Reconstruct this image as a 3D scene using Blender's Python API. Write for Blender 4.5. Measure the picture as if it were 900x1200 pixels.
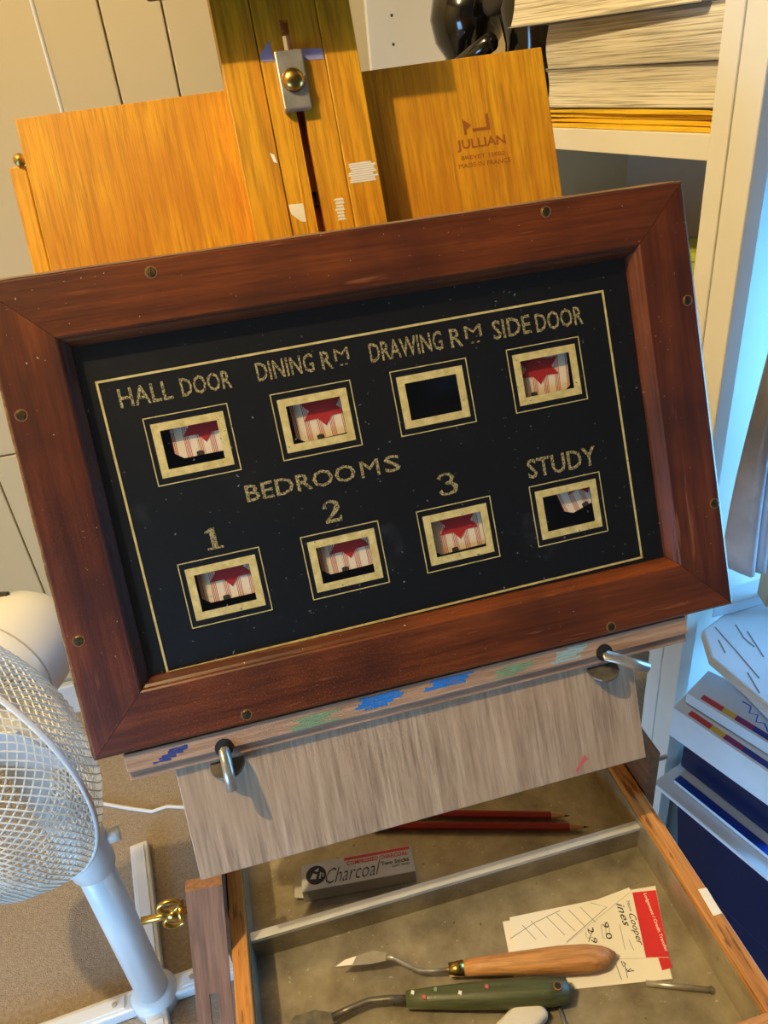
import bpy, bmesh, math, random
from mathutils import Matrix, Vector
random.seed(7)
for o in list(bpy.data.objects): bpy.data.objects.remove(o)
scn = bpy.context.scene
COL = scn.collection

# ---------------------------------------------------------------- camera
F = 880.0                                   # focal length in pixels of the 900x1200 frame
R = Matrix(((0.966898, -0.201020, 0.157159), (-0.237345, -0.482421, 0.843171), (-0.093678, -0.852561, -0.514163)))
C = Vector((0, 0, 1.25))
cam = bpy.data.cameras.new('camera'); cam_o = bpy.data.objects.new('camera', cam); COL.objects.link(cam_o)
cam.sensor_fit = 'VERTICAL'; cam.sensor_height = 36; cam.lens = F * 36 / 1200; cam.clip_start = .01
M3 = Matrix([[R[i][0], -R[i][1], -R[i][2]] for i in range(3)])
cam_o.matrix_world = Matrix.Translation(C) @ M3.to_4x4()
scn.camera = cam_o
scn.view_settings.view_transform = 'Standard'; scn.view_settings.look = 'None'
scn.view_settings.gamma = 1; scn.view_settings.use_curve_mapping = False
scn.view_settings.exposure = 0.0

# ---------------------------------------------------------------- world and lights
world = bpy.data.worlds.new('room_light'); scn.world = world; world.use_nodes = True
bg = world.node_tree.nodes['Background']; bg.inputs[0].default_value = (.72, .76, .85, 1); bg.inputs[1].default_value = .08

def lamp(name, kind, loc, target, power, color, **kw):
    l = bpy.data.lights.new(name, kind); l.energy = power; l.color = color
    for k, v in kw.items(): setattr(l, k, v)
    o = bpy.data.objects.new(name, l); COL.objects.link(o); o.location = loc
    o.rotation_euler = (Vector(target) - Vector(loc)).to_track_quat('-Z', 'Y').to_euler()
    return o
# warm ceiling lamp up to the left, cool daylight from a window to the right behind the camera
lamp('ceiling_lamp', 'POINT', (-.78, .20, 2.42), (.1, .5, 1), 104, (1, .77, .40), shadow_soft_size=.018)
lamp('window_daylight', 'AREA', (1.22, .44, .78), (.58, .56, .54), 16, (.16, .52, 1), shape='RECTANGLE', size=.5, size_y=.6)

lamp('cool_fill_low', 'AREA', (-1.20, -.55, .55), (-.1, .6, .15), 12, (.28, .60, 1), shape='RECTANGLE', size=.9, size_y=.7, spread=math.radians(100))  # added cool fill, no window known there; tints the low left side

def ray(px, py): return R @ Vector(((px - 450) / F, (py - 600) / F, 1))
def at(px, py, z):
    r = ray(px, py); return C + r * ((z - C.z) / r.z)
def at_plane(px, py, p0, n):
    r = ray(px, py); p0 = Vector(p0); n = Vector(n); return C + r * ((p0 - C).dot(n) / r.dot(n))

# ---------------------------------------------------------------- materials
MATS = {}
def S(r, g, b):
    f = lambda c: ((c / 255 + .055) / 1.055) ** 2.4 if c > 10 else c / 255 / 12.92
    return (f(r), f(g), f(b), 1)
class NT:
    def __init__(s, name):
        s.m = bpy.data.materials.new(name); s.m.use_nodes = True; s.t = s.m.node_tree
        s.b = s.t.nodes['Principled BSDF']; s.out = s.t.nodes['Material Output']
    def n(s, typ, **kw):
        nd = s.t.nodes.new(typ)
        for k, v in kw.items():
            if k.startswith('i_'):
                key = k[2:]; key = int(key) if key.isdigit() else key.replace('_', ' ')
                nd.inputs[key].default_value = v
            else: setattr(nd, k, v)
        return nd
    def l(s, a, b): s.t.links.new(a, b)
    def coords(s, scale=(1, 1, 1), jitter=True):
        tc = s.n('ShaderNodeTexCoord'); mp = s.n('ShaderNodeMapping'); mp.inputs['Scale'].default_value = scale
        if jitter:
            oi = s.n('ShaderNodeObjectInfo'); mu = s.n('ShaderNodeMath', operation='MULTIPLY', i_1=3.7)
            s.l(oi.outputs['Random'], mu.inputs[0])
            ad = s.n('ShaderNodeVectorMath', operation='ADD'); s.l(tc.outputs['Object'], ad.inputs[0]); s.l(mu.outputs[0], ad.inputs[1])
            s.l(ad.outputs[0], mp.inputs[0])
        else: s.l(tc.outputs['Object'], mp.inputs[0])
        return mp.outputs[0]
    def noise(s, vec, scale, detail=4, rough=.55, dist=0):
        nd = s.n('ShaderNodeTexNoise', i_Scale=scale, i_Detail=detail, i_Roughness=rough, i_Distortion=dist); s.l(vec, nd.inputs['Vector']); return nd.outputs['Fac']
    def ramp(s, fac, stops):
        nd = s.n('ShaderNodeValToRGB'); cr = nd.color_ramp
        while len(cr.elements) < len(stops): cr.elements.new(.5)
        for e, (p, c) in zip(cr.elements, stops): e.position = p; e.color = c
        s.l(fac, nd.inputs[0]); return nd.outputs[0]
    def mix(s, fac, a, b, blend='MIX'):
        nd = s.n('ShaderNodeMix', data_type='RGBA', blend_type=blend)
        if hasattr(fac, 'node'): s.l(fac, nd.inputs[0])
        else: nd.inputs[0].default_value = fac
        for i, x in ((6, a), (7, b)):
            if hasattr(x, 'node'): s.l(x, nd.inputs[i])
            else: nd.inputs[i].default_value = x
        return nd.outputs[2]
    def bump(s, fac, strength, dist=.001):
        nd = s.n('ShaderNodeBump', i_Strength=strength, i_Distance=dist); s.l(fac, nd.inputs['Height']); s.l(nd.outputs[0], s.b.inputs['Normal'])
    def setp(s, rough=.5, metal=0, coat=0, spec=.5, coat_rough=.1):
        b = s.b; b.inputs['Roughness'].default_value = rough; b.inputs['Metallic'].default_value = metal
        b.inputs['Coat Weight'].default_value = coat; b.inputs['Coat Roughness'].default_value = coat_rough; b.inputs['Specular IOR Level'].default_value = spec
def plain(name, col, rough=.5, metal=0, coat=0, var=.06, vscale=30, bump=0, spec=.5):
    t = NT(name); v = t.coords(); f = t.noise(v, vscale)
    d = tuple(max(0, c * (1 - var * 2)) for c in col[:3]) + (1,); l = tuple(min(1, c * (1 + var)) for c in col[:3]) + (1,)
    t.l(t.ramp(f, [(.3, d), (.7, l)]), t.b.inputs['Base Color']); t.setp(rough, metal, coat, spec)
    if bump: t.bump(t.noise(v, vscale * 6), bump)
    MATS[name] = t.m; return t.m
def wood(name, dark, light, axis, rough=.5, coat=0, streak=1., fine=260, blot=None, scratches=0, flecks=0, bump=.25):
    t = NT(name)
    sc = [1, 1, 1]; sc[axis] = .05
    v = t.coords(tuple(sc)); w = t.coords((1, 1, 1))
    g = t.noise(v, 70 * streak, 5, .6, .4); fn = t.noise(v, fine, 3, .7)
    c = t.ramp(g, [(.30, dark), (.70, light)])
    fc = t.ramp(fn, [(.36, (.42, .38, .34, 1)), (.58, (1, 1, 1, 1))])
    c = t.mix(.6, c, fc, 'MULTIPLY')
    if blot:
        bl = t.noise(w, 11, 3, .6); c = t.mix(t.ramp(bl, [(.42, (0, 0, 0, 1)), (.68, (.75, .75, .75, 1))]), c, blot)
    if scratches:
        sp = t.noise(w, 420, 2, .5); c = t.mix(t.ramp(sp, [(.752, (0, 0, 0, 1)), (.775, (scratches,) * 3 + (1,))]), c, S(215, 190, 165))
        s2 = [6, 6, 6]; s2[axis] = .5
        sv = t.noise(t.coords(tuple(s2)), 26, 3, .6); c = t.mix(t.ramp(sv, [(.66, (0, 0, 0, 1)), (.72, (scratches * .35,) * 3 + (1,))]), c, S(190, 120, 80))
    if flecks:
        s3 = [1, 1, 1]; s3[axis] = .12
        fl = t.noise(t.coords(tuple(s3)), 330, 1, .5); c = t.mix(t.ramp(fl, [(.62, (0, 0, 0, 1)), (.68, (flecks,) * 3 + (1,))]), c, tuple(x * .3 for x in dark[:3]) + (1,))
    t.l(c, t.b.inputs['Base Color']); t.setp(rough, 0, coat, .5, .25)
    t.bump(fn, bump, .0006)
    MATS[name] = t.m; return t.m

MAH_D, MAH_L = S(76, 32, 12), S(126, 62, 26)
for ax, nm in ((0, 'mahogany_x'), (1, 'mahogany_y')):
    wood(nm, MAH_D, MAH_L, ax, .38, .25, .8, blot=S(58, 26, 18), scratches=.75)
wood('mahogany_edge', S(120, 80, 50), S(178, 140, 96), 0, .6, 0, 1, scratches=.3)
for ax in (0, 1, 2):
    wood('oak_orange_%d' % ax, S(206, 132, 10), S(234, 170, 24), ax, .5, .05, 1.2, fine=330)
wood('ply_orange', S(206, 132, 6), S(236, 172, 16), 1, .55, 0, 1.4, fine=420, blot=S(196, 122, 6), bump=.4)
wood('ply_pale', S(158, 130, 106), S(198, 172, 146), 1, .55, .1, 1.5, fine=380, blot=S(176, 146, 116), bump=.4)
wood('rail_beech', S(160, 122, 96), S(196, 160, 132), 0, .6, 0, 1.2, fine=300)
wood('leg_beech', S(134, 96, 74), S(166, 124, 98), 1, .6, 0, 1.2, fine=300)
wood('drawer_oak', S(180, 116, 48), S(214, 150, 76), 1, .5, .1, 1.2, fine=300, flecks=.8)
wood('box_brown', S(104, 70, 46), S(136, 96, 66), 1, .6, 0, 1.2)
wood('clamp_wood', S(92, 60, 36), S(128, 88, 54), 0, .6, 0, 1.2)
wood('handle_beech', S(182, 124, 70), S(214, 158, 100), 0, .5, .1, 2, fine=500)
plain('ink_brown', S(158, 84, 14), .7)
plain('white_paint', S(240, 234, 222), .6); plain('blue_paint_pale', S(150, 146, 196), .6); plain('blue_paint', S(40, 120, 205), .5)
plain('indigo_paint', S(50, 60, 130), .6); plain('green_paint', S(120, 150, 116), .6); plain('mint_paint', S(150, 175, 175), .6); plain('red_paint', S(196, 96, 96), .6)
plain('brass', S(196, 160, 84), .28, 1, var=.15, vscale=80); plain('steel', S(186, 182, 174), .32, .65, var=.12, vscale=90)
plain('dark_steel', S(120, 114, 104), .35, .6, var=.2, vscale=120); plain('screw_brass', S(96, 78, 48), .45, .8, var=.3, vscale=300)
plain('screw_ring', S(138, 96, 56), .6, .2)
# tin drawer liner: dull zinc with stains
t = NT('tin'); v = t.coords((1, 1, 1), False)
c = t.ramp(t.noise(v, 22, 6, .65), [(.3, S(122, 112, 92)), (.55, S(162, 152, 130)), (.75, S(184, 176, 152))])
c = t.mix(t.ramp(t.noise(v, 260, 2), [(.70, (0, 0, 0, 1)), (.74, (.6,) * 3 + (1,))]), c, S(214, 208, 190))
c = t.mix(t.ramp(t.noise(v, 120, 2), [(.72, (0, 0, 0, 1)), (.76, (.6,) * 3 + (1,))]), c, S(60, 56, 48))
t.l(c, t.b.inputs['Base Color']); t.setp(.34, .45); t.bump(t.noise(v, 60), .08); MATS['tin'] = t.m
plain('tin_edge', S(214, 218, 222), .28, .4)
# painted glass
t = NT('black_paint'); v = t.coords((1, 1, 1), False); t.l(t.ramp(t.noise(v, 30), [(.3, S(3, 3, 4)), (.7, S(6, 6, 8))]), t.b.inputs['Base Color']); t.setp(.45); MATS['black_paint'] = t.m
t = NT('gilt'); v = t.coords((1, 1, 1), False); t.l(t.ramp(t.noise(v, 160, 3), [(.3, S(206, 184, 112)), (.7, S(236, 218, 156))]), t.b.inputs['Base Color']); t.setp(.5); MATS['gilt'] = t.m
t = NT('gilt_letter'); v = t.coords((1, 1, 1), False); t.l(t.ramp(t.noise(v, 900, 2, .6), [(.40, S(70, 60, 36)), (.60, S(206, 188, 132))]), t.b.inputs['Base Color']); t.setp(.5); MATS['gilt_letter'] = t.m
t = NT('clear_glass')
geo = t.n('ShaderNodeNewGeometry'); ior = t.n('ShaderNodeMapRange', i_3=1.5, i_4=1 / 1.5); t.l(geo.outputs['Backfacing'], ior.inputs[0]); fr = t.n('ShaderNodeFresnel'); t.l(ior.outputs[0], fr.inputs[0]); tr = t.n('ShaderNodeBsdfTransparent'); gl = t.n('ShaderNodeBsdfGlossy', i_Roughness=.03); mx = t.n('ShaderNodeMixShader')
v = t.coords((1, 1, 1), False); dust = t.n('ShaderNodeBsdfDiffuse'); dust.inputs[0].default_value = S(150, 155, 165)
du = t.ramp(t.noise(v, 16, 8, .72), [(.60, (0, 0, 0, 1)), (.80, (.06,) * 3 + (1,))]); sp = t.ramp(t.noise(v, 330, 1), [(.765, (0, 0, 0, 1)), (.78, (.5,) * 3 + (1,))])
ad = t.mix(1, du, sp, 'ADD'); m2 = t.n('ShaderNodeMixShader')
t.l(fr.outputs[0], mx.inputs[0]); t.l(tr.outputs[0], mx.inputs[1]); t.l(gl.outputs[0], mx.inputs[2])
t.l(ad, m2.inputs[0]); t.l(mx.outputs[0], m2.inputs[1]); t.l(dust.outputs[0], m2.inputs[2]); t.l(m2.outputs[0], t.out.inputs[0]); MATS['clear_glass'] = t.m
plain('case_black', S(22, 26, 34), .8)
# striped card of the indicator flags
t = NT('stripe_card'); tc = t.n('ShaderNodeTexCoord'); sx = t.n('ShaderNodeSeparateXYZ'); t.l(tc.outputs['Object'], sx.inputs[0])
def chain(op, a, b):
    nd = t.n('ShaderNodeMath', operation=op)
    if hasattr(a, 'node'): t.l(a, nd.inputs[0])
    else: nd.inputs[0].default_value = a
    if hasattr(b, 'node'): t.l(b, nd.inputs[1])
    else: nd.inputs[1].default_value = b
    return nd.outputs[0]
x = chain('ADD', sx.outputs[0], 1.0); g = chain('MODULO', x, .0092); ing = chain('LESS_THAN', g, .0042)
fine_ = chain('LESS_THAN', chain('MODULO', x, .00105), .00055); fac = chain('MULTIPLY', ing, fine_)
t.l(t.mix(fac, S(244, 226, 196), S(196, 84, 66)), t.b.inputs['Base Color']); t.setp(.7); MATS['stripe_card'] = t.m
plain('star_red', S(186, 34, 30), .6); plain('notch_dark', S(62, 56, 44), .7)
# room
t = NT('carpet'); v = t.coords((1, 1, 1), False)
t.l(t.ramp(t.noise(v, 150, 5, .7), [(.3, S(150, 134, 116)), (.7, S(186, 168, 148))]), t.b.inputs['Base Color']); t.setp(.95, spec=.1); t.bump(t.noise(v, 420, 3), .8, .004); MATS['carpet'] = t.m
plain('cream_paint', S(202, 184, 144), .5, var=.02, vscale=4); plain('white_gloss', S(226, 224, 220), .4, var=.02, vscale=5)
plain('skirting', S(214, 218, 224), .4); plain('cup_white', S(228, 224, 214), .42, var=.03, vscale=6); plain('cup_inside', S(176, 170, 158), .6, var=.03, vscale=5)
plain('hole_dark', S(60, 52, 44), .8)
plain('fan_white', S(228, 228, 228), .32, var=.02, vscale=8); plain('fan_wire', S(232, 228, 218), .35); plain('fan_dark', S(50, 50, 54), .5)
plain('gloss_black', S(14, 13, 12), .12, 0, .6); plain('dull_black', S(30, 28, 26), .5)
t = NT('page_edges'); v = t.coords((.35, .35, 26)); f = t.noise(v, 26, 3, .6)
t.l(t.ramp(f, [(.34, S(150, 142, 124)), (.5, S(214, 206, 186)), (.7, S(232, 226, 208))]), t.b.inputs['Base Color']); t.setp(.85); t.bump(f, .4, .001); MATS['page_edges'] = t.m
plain('cover_grey', S(150, 148, 144), .5); plain('envelope_yellow', S(232, 186, 34), .6); plain('lime', S(190, 200, 60), .5)
plain('paper', S(236, 232, 224), .75, var=.02); plain('paper_cool', S(222, 230, 238), .6, var=.02); plain('slip_red', S(206, 44, 52), .6)
plain('ink', S(46, 46, 52), .7); plain('ink_grey', S(130, 132, 138), .7); plain('ink_blue', S(44, 60, 150), .7); plain('ink_red', S(196, 60, 60), .7)
plain('ink_yellow', S(226, 186, 70), .6); plain('ink_purple', S(140, 40, 110), .6); plain('card_grey', S(186, 180, 168), .7); plain('box_logo', S(34, 32, 32), .7)
plain('navy_plastic', S(20, 30, 66), .28, var=.04); plain('blue_lid', S(36, 70, 170), .3); plain('peach_card', S(206, 164, 124), .7)
plain('pencil_red', S(150, 44, 34), .4); plain('pencil_wood', S(206, 160, 110), .7); plain('graphite', S(50, 48, 46), .5); plain('eraser', S(214, 208, 198), .7)
wood('green_handle', S(62, 70, 44), S(92, 98, 66), 0, .45, .1, 1.5, scratches=.5)
t = NT('dust_sheet'); v = t.coords((1, 1, 1)); t.l(t.ramp(t.noise(v, 9, 5), [(.3, S(150, 152, 164)), (.7, S(226, 226, 234))]), t.b.inputs['Base Color']); t.setp(.3, 0, .3); t.bump(t.noise(v, 24, 4), .5, .01); MATS['dust_sheet'] = t.m

# ---------------------------------------------------------------- geometry helpers
def box(bm, x0, x1, y0, y1, z0, z1):
    vs = [bm.verts.new((x, y, z)) for z in (z0, z1) for y in (y0, y1) for x in (x0, x1)]
    for f in ((0, 2, 3, 1), (4, 5, 7, 6), (0, 1, 5, 4), (2, 6, 7, 3), (0, 4, 6, 2), (1, 3, 7, 5)): bm.faces.new([vs[i] for i in f])
def prism(bm, poly, z0, z1):
    a = [bm.verts.new((p[0], p[1], z0)) for p in poly]; b = [bm.verts.new((p[0], p[1], z1)) for p in poly]; n = len(poly)
    bm.faces.new(a[::-1]); bm.faces.new(b)
    for i in range(n): bm.faces.new((a[i], a[(i + 1) % n], b[(i + 1) % n], b[i]))
def rings(bm, loops, cap=True, closed=False):
    vs = [[bm.verts.new(p) for p in l] for l in loops]; n = len(vs[0]); m = len(vs)
    for i in range(m if closed else m - 1):
        for j in range(n):
            a, b = vs[i], vs[(i + 1) % m]; bm.faces.new((a[j], a[(j + 1) % n], b[(j + 1) % n], b[j]))
    if cap and not closed: bm.faces.new(vs[0][::-1]); bm.faces.new(vs[-1])
def frame_of(d):
    d = Vector(d).normalized(); h = Vector((0, 0, 1)) if abs(d.z) < .9 else Vector((1, 0, 0))
    a = d.cross(h).normalized(); return a, d.cross(a).normalized()
def tube(bm, pts, rad, n=8, cap=True):
    pts = [Vector(p) for p in pts]; loops = []
    if not isinstance(rad, (list, tuple)): rad = [rad] * len(pts)
    for i, p in enumerate(pts):
        d = (pts[min(i + 1, len(pts) - 1)] - pts[max(i - 1, 0)]); a, b = frame_of(d)
        loops.append([p + rad[i] * (math.cos(k * 2 * math.pi / n) * a + math.sin(k * 2 * math.pi / n) * b) for k in range(n)])
    rings(bm, loops, cap)
def lathe(bm, prof, n=24, M=None):
    M = M or Matrix()
    rings(bm, [[M @ Vector((max(r, 1e-5) * math.cos(k * 2 * math.pi / n), max(r, 1e-5) * math.sin(k * 2 * math.pi / n), z)) for k in range(n)] for r, z in prof])
def ribbon(bm, pts, width, z, h=.00015):
    pts = [Vector((p[0], p[1])) for p in pts]; L = []; Rr = []
    ws = width if isinstance(width, (list, tuple)) else [width] * len(pts)
    for i, p in enumerate(pts):
        d = pts[min(i + 1, len(pts) - 1)] - pts[max(i - 1, 0)]; d.normalize(); nn = Vector((-d.y, d.x)) * ws[i] / 2
        L.append(p + nn); Rr.append(p - nn)
    for i in range(len(pts) - 1): prism(bm, [L[i], Rr[i], Rr[i + 1], L[i + 1]], z, z + h)
def ring_rect(bm, x0, x1, y0, y1, w, z, h=.0002):
    for a in ((x0, x1, y0, y0 + w), (x0, x1, y1 - w, y1), (x0, x0 + w, y0 + w, y1 - w), (x1 - w, x1, y0 + w, y1 - w)): box(bm, *a, z, z + h)
def obj(name, bm, mat, parent=None, M=None, smooth=False, bevel=0, seg=2):
    bmesh.ops.recalc_face_normals(bm, faces=bm.faces[:])
    me = bpy.data.meshes.new(name); bm.to_mesh(me); bm.free(); return link(name, me, mat, parent, M, smooth, bevel, seg)
def link(name, me, mat, parent=None, M=None, smooth=False, bevel=0, seg=2):
    if mat:
        me.materials.clear(); me.materials.append(MATS[mat])
    o = bpy.data.objects.new(name, me); COL.objects.link(o)
    if smooth:
        for p in me.polygons: p.use_smooth = True
    if parent is not None: o.parent = parent
    if M is not None: o.matrix_local = M
    if bevel:
        b = o.modifiers.new('bevel', 'BEVEL'); b.width = bevel; b.segments = seg; b.limit_method = 'ANGLE'
    return o
def part(name, mat, parent, fn, M=None, **kw):
    bm = bmesh.new(); fn(bm); return obj(name, bm, mat, parent, M, **kw)
def tag(o, label, cat, group=None):
    o['label'] = label; o['category'] = cat
    if group: o['group'] = group
    return o
def thing(name, label, cat, M=None, group=None):
    o = bpy.data.objects.new(name, None); COL.objects.link(o); o.empty_display_size = .05
    if M is not None: o.matrix_world = M
    return tag(o, label, cat, group)
def struct(o): o['kind'] = 'structure'; return o
def text(name, s, rect, mat, parent, M=None, z=0, h=.0002, shear=0, weight=0, rot=0):
    """flat lettering fitted to rect = x0, x1, y0, y1 in the parent's plane"""
    cu = bpy.data.curves.new('lettering', 'FONT'); cu.body = s; cu.shear = shear; cu.offset = weight; cu.resolution_u = 2; cu.extrude = .01
    to = bpy.data.objects.new('lettering', cu); me = bpy.data.meshes.new_from_object(to)
    bpy.data.objects.remove(to); bpy.data.curves.remove(cu)
    xs = [v.co.x for v in me.vertices]; ys = [v.co.y for v in me.vertices]
    x0, x1, y0, y1 = rect
    for v in me.vertices:
        a = (v.co.x - min(xs)) / (max(xs) - min(xs)); b = (v.co.y - min(ys)) / (max(ys) - min(ys))
        v.co = (x0 + a * (x1 - x0), y0 + b * (y1 - y0), z + (h if v.co.z > 0 else 0))
    return link(name, me, mat, parent, M)
def T(*v): return Matrix.Translation(Vector(v))
def basis(o, x, y, z):
    m = Matrix((x, y, z)).transposed().to_4x4(); m.translation = Vector(o); return m

# ---------------------------------------------------------------- the leaning plane of the easel
TL = Vector((-0.149087, 0.535469, 1.153438)); E2 = Vector((0, -.395045, -.918662)); N = Vector((0, -.918662, .395045))
LEAN = basis(TL, Vector((1, 0, 0)), -E2, N)          # local x right, y up the slope, z out of the slope
BW, BH = .5005, .3296

# ---------------------------------------------------------------- setting
part_ = part('floor', 'carpet', None, lambda b: box(b, -2.2, 2.2, -1.6, 1.6, -.03, 0)); struct(part_)
wall = struct(part('wall_back', 'cream_paint', None, lambda b: box(b, -2.2, 2.2, 1.46, 1.56, 0, 2.6)))
WY = 1.46
def board(x0, x1, z0, z1, mat='cream_paint'):
    return part('panel', mat, wall, lambda b: box(b, x0 + .0012, x1 - .0012, WY - .012, WY, z0, z1), bevel=.0025)
xs = [-1.5, -.486, -.181, -.086, .008, .30]
for i in range(5):
    if i == 1:
        board(xs[i], xs[i + 1], .10, .6635); board(xs[i], xs[i + 1], .6665, 2.6)
    elif i == 0:
        board(xs[i], xs[i + 1], .10, .6635); board(xs[i], xs[i + 1], .6665, 2.6)
    else: board(xs[i], xs[i + 1], .10, 2.6)
struct(part('wall_left', 'cream_paint', None, lambda b: box(b, -2.3, -2.2, -1.6, 1.56, 0, 2.6)))
struct(part('ceiling', 'cup_inside', None, lambda b: box(b, -2.3, 2.2, -1.6, 1.56, 2.6, 2.7)))
part('bead', 'white_gloss', wall, lambda b: tube(b, [(-.181, WY - .012, .10), (-.181, WY - .012, 2.6)], .003, 6))
struct(part('baseboard_back', 'skirting', None, lambda b: box(b, -2.2, .30, WY - .02, WY, 0, .085), bevel=.003))

# ---------------------------------------------------------------- indicator board
BB = LEAN @ T(BW / 2, -BH, 0)
bell = thing('bell_indicator_board', 'mahogany framed black glass room indicator board with gilt lettering on the easel', 'indicator board', BB)
LB = T(-BW / 2, BH, 0)                                # panel coordinates: origin at the top left corner, y up
PROF = [(0, -.020), (0, -.0035), (.0008, -.0012), (.0026, 0), (.0412, 0), (.0424, -.0008), (.0432, -.0030), (.0450, -.0042), (.0475, -.0095), (.0478, -.0125), (.0478, -.020)]
def rail(kind):
    bm = bmesh.new(); g = .00018; a = []; b = []
    for t_, z in PROF:
        if kind == 'top': a.append((t_ + g, -t_, z)); b.append((BW - t_ - g, -t_, z))
        if kind == 'bottom': a.append((t_ + g, -BH + t_, z)); b.append((BW - t_ - g, -BH + t_, z))
        if kind == 'left': a.append((t_, -t_ - g, z)); b.append((t_, -BH + t_ + g, z))
        if kind == 'right': a.append((BW - t_, -t_ - g, z)); b.append((BW - t_, -BH + t_ + g, z))
    n = 3
    loops = [[tuple(p[i] + (q[i] - p[i]) * k / n for i in range(3)) for p, q in zip(a, b)] for k in range(n + 1)]
    rings(bm, loops)
    o = obj('frame_rail', bm, 'mahogany_x' if kind in ('top', 'bottom') else 'mahogany_y', bell, LB)
    if kind in ('top', 'left'):                       # worn pale arris
        def wear(b_):
            if kind == 'top': tube(b_, [(.004 + i * .0233, -.0009 + .0002 * (i % 2), -.0014) for i in range(22)], [.0009 + .0006 * random.random() for i in range(22)], 5)
            else: tube(b_, [(.0009 + .0002 * (i % 2), -.004 - i * .0189, -.0014) for i in range(18)], [.0008 + .0007 * random.random() for i in range(18)], 5)
        w_ = part('worn_edge', 'mahogany_edge', o, wear)
    return o
for k in ('top', 'bottom', 'left', 'right'): rail(k)
for x, y in ((110, 9.9), (390, 8.6), (492, 87.4), (494, 245), (394, 323), (109, 322), (10.2, 242.5), (9.5, 87)):
    s = part('screw', 'screw_brass', bell, lambda b: lathe(b, [(.0001, 0), (.0034, 0), (.0034, .0004), (.0028, .0008), (.0001, .0009)], 14), LB @ T(x / 1000, -y / 1000, -.0002) @ Matrix.Rotation(random.random() * 3, 4, 'Z'))
    part('screw_slot', 'dull_black', s, lambda b: box(b, -.0028, .0028, -.0003, .0003, .0006, .0010))
    part('screw_rim', 'screw_ring', s, lambda b: rings(b, [[((r_) * math.cos(k * math.pi / 9), r_ * math.sin(k * math.pi / 9), z_) for k in range(18)] for r_, z_ in ((.0035, .0001), (.0035, .00045), (.0041, .00045), (.0041, .0001))], False, True))
# paint loss and scuffs along the inner right edge and lower corner
case = part('case', 'case_black', bell, lambda b: (box(b, .02, BW - .02, -BH + .02, -.02, -.0342, -.0325), box(b, .02, .026, -BH + .02, -.02, -.0325, -.0202), box(b, BW - .026, BW - .02, -BH + .02, -.02, -.0325, -.0202), box(b, .026, BW - .026, -.026, -.02, -.0325, -.0202), box(b, .026, BW - .026, -BH + .02, -BH + .026, -.0325, -.0202)), LB)
GZ = -.0128
GM = LB @ T(.2458, -.175, GZ) @ Matrix.Rotation(math.radians(.65), 4, 'Z') @ T(-.2458, .175, 0)     # the glass sits a little askew in its rebate
CXs = [112.3, 201.0, 288.9, 378.8]; CYs = [124.6, 229.0]
HX, HY = 19.7, 13.6                                   # clear opening half size, mm
gx0, gx1, gy0, gy1 = 41, 459, 41, 289
def mask(b):
    xb = sorted([gx0, gx1] + [c + s * HX for c in CXs for s in (-1, 1)]); yb = sorted([gy0, gy1] + [c + s * HY for c in CYs for s in (-1, 1)])
    for i in range(len(xb) - 1):
        for j in range(len(yb) - 1):
            mx_, my_ = (xb[i] + xb[i + 1]) / 2, (yb[j] + yb[j + 1]) / 2
            if any(abs(mx_ - c) < HX for c in CXs) and any(abs(my_ - c) < HY for c in CYs): continue
            box(b, xb[i] / 1000, xb[i + 1] / 1000, -yb[j + 1] / 1000, -yb[j] / 1000, -.0011, -.0002)
    bmesh.ops.remove_doubles(b, verts=b.verts[:], dist=1e-6)
glass = part('glass_panel', 'black_paint', bell, mask, GM); glass['label'] = 'black painted glass with eight clear windows'
part('glass_pane', 'clear_glass', glass, lambda b: box(b, gx0 / 1000, gx1 / 1000, -gy1 / 1000, -gy0 / 1000, .0006, .0020))
part('border_line', 'gilt', glass, lambda b: ring_rect(b, .0585, .4335, -.2808, -.0703, .0016, 0))
for cy_ in CYs:
    for cx_ in CXs:
        o = part('window_border', 'gilt', glass, lambda b: ring_rect(b, (cx_ - 25.2) / 1000, (cx_ + 25.2) / 1000, (-cy_ - 19.1) / 1000, (-cy_ + 19.1) / 1000, .0055, 0))
        part('window_outline', 'gilt', glass, lambda b: ring_rect(b, (cx_ - 29.3) / 1000, (cx_ + 29.3) / 1000, (-cy_ - 24) / 1000, (-cy_ + 24) / 1000, .0007, 0))
def lett(s, x0, x1, y0, y1, weight=.012): text('lettering', s, (x0 / 1000, x1 / 1000, -y1 / 1000, -y0 / 1000), 'gilt_letter', glass, weight=weight)
sl = lambda x: (x - 245) * .0113
lett('HALL', 71, 107, 78, 91); lett('DOOR', 113, 148, 78.3, 91.2)
lett('DINING', 166, 207, 77.2, 90.6); lett('R', 212.5, 220.5, 77.6, 90.6); lett('M', 222.5, 233, 77.6, 86.3, 0); lett('..', 225.5, 231, 88.8, 90)
lett('DRAWING', 248, 303, 78, 92); lett('R', 309, 318, 78.4, 92); lett('M', 320.5, 333.5, 78.4, 87.5, 0); lett('..', 324, 331, 90.2, 91.6)
lett('SIDE', 342, 372, 78, 92); lett('DOOR', 376, 414, 78.6, 92.5)
lett('BEDROO', 140.5, 221, 160, 172.3); lett('M', 225, 239, 160, 172.3, 0); lett('S', 243, 255, 160, 172.3); lett('STUDY', 351, 407.5, 184.5, 199.5)
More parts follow.
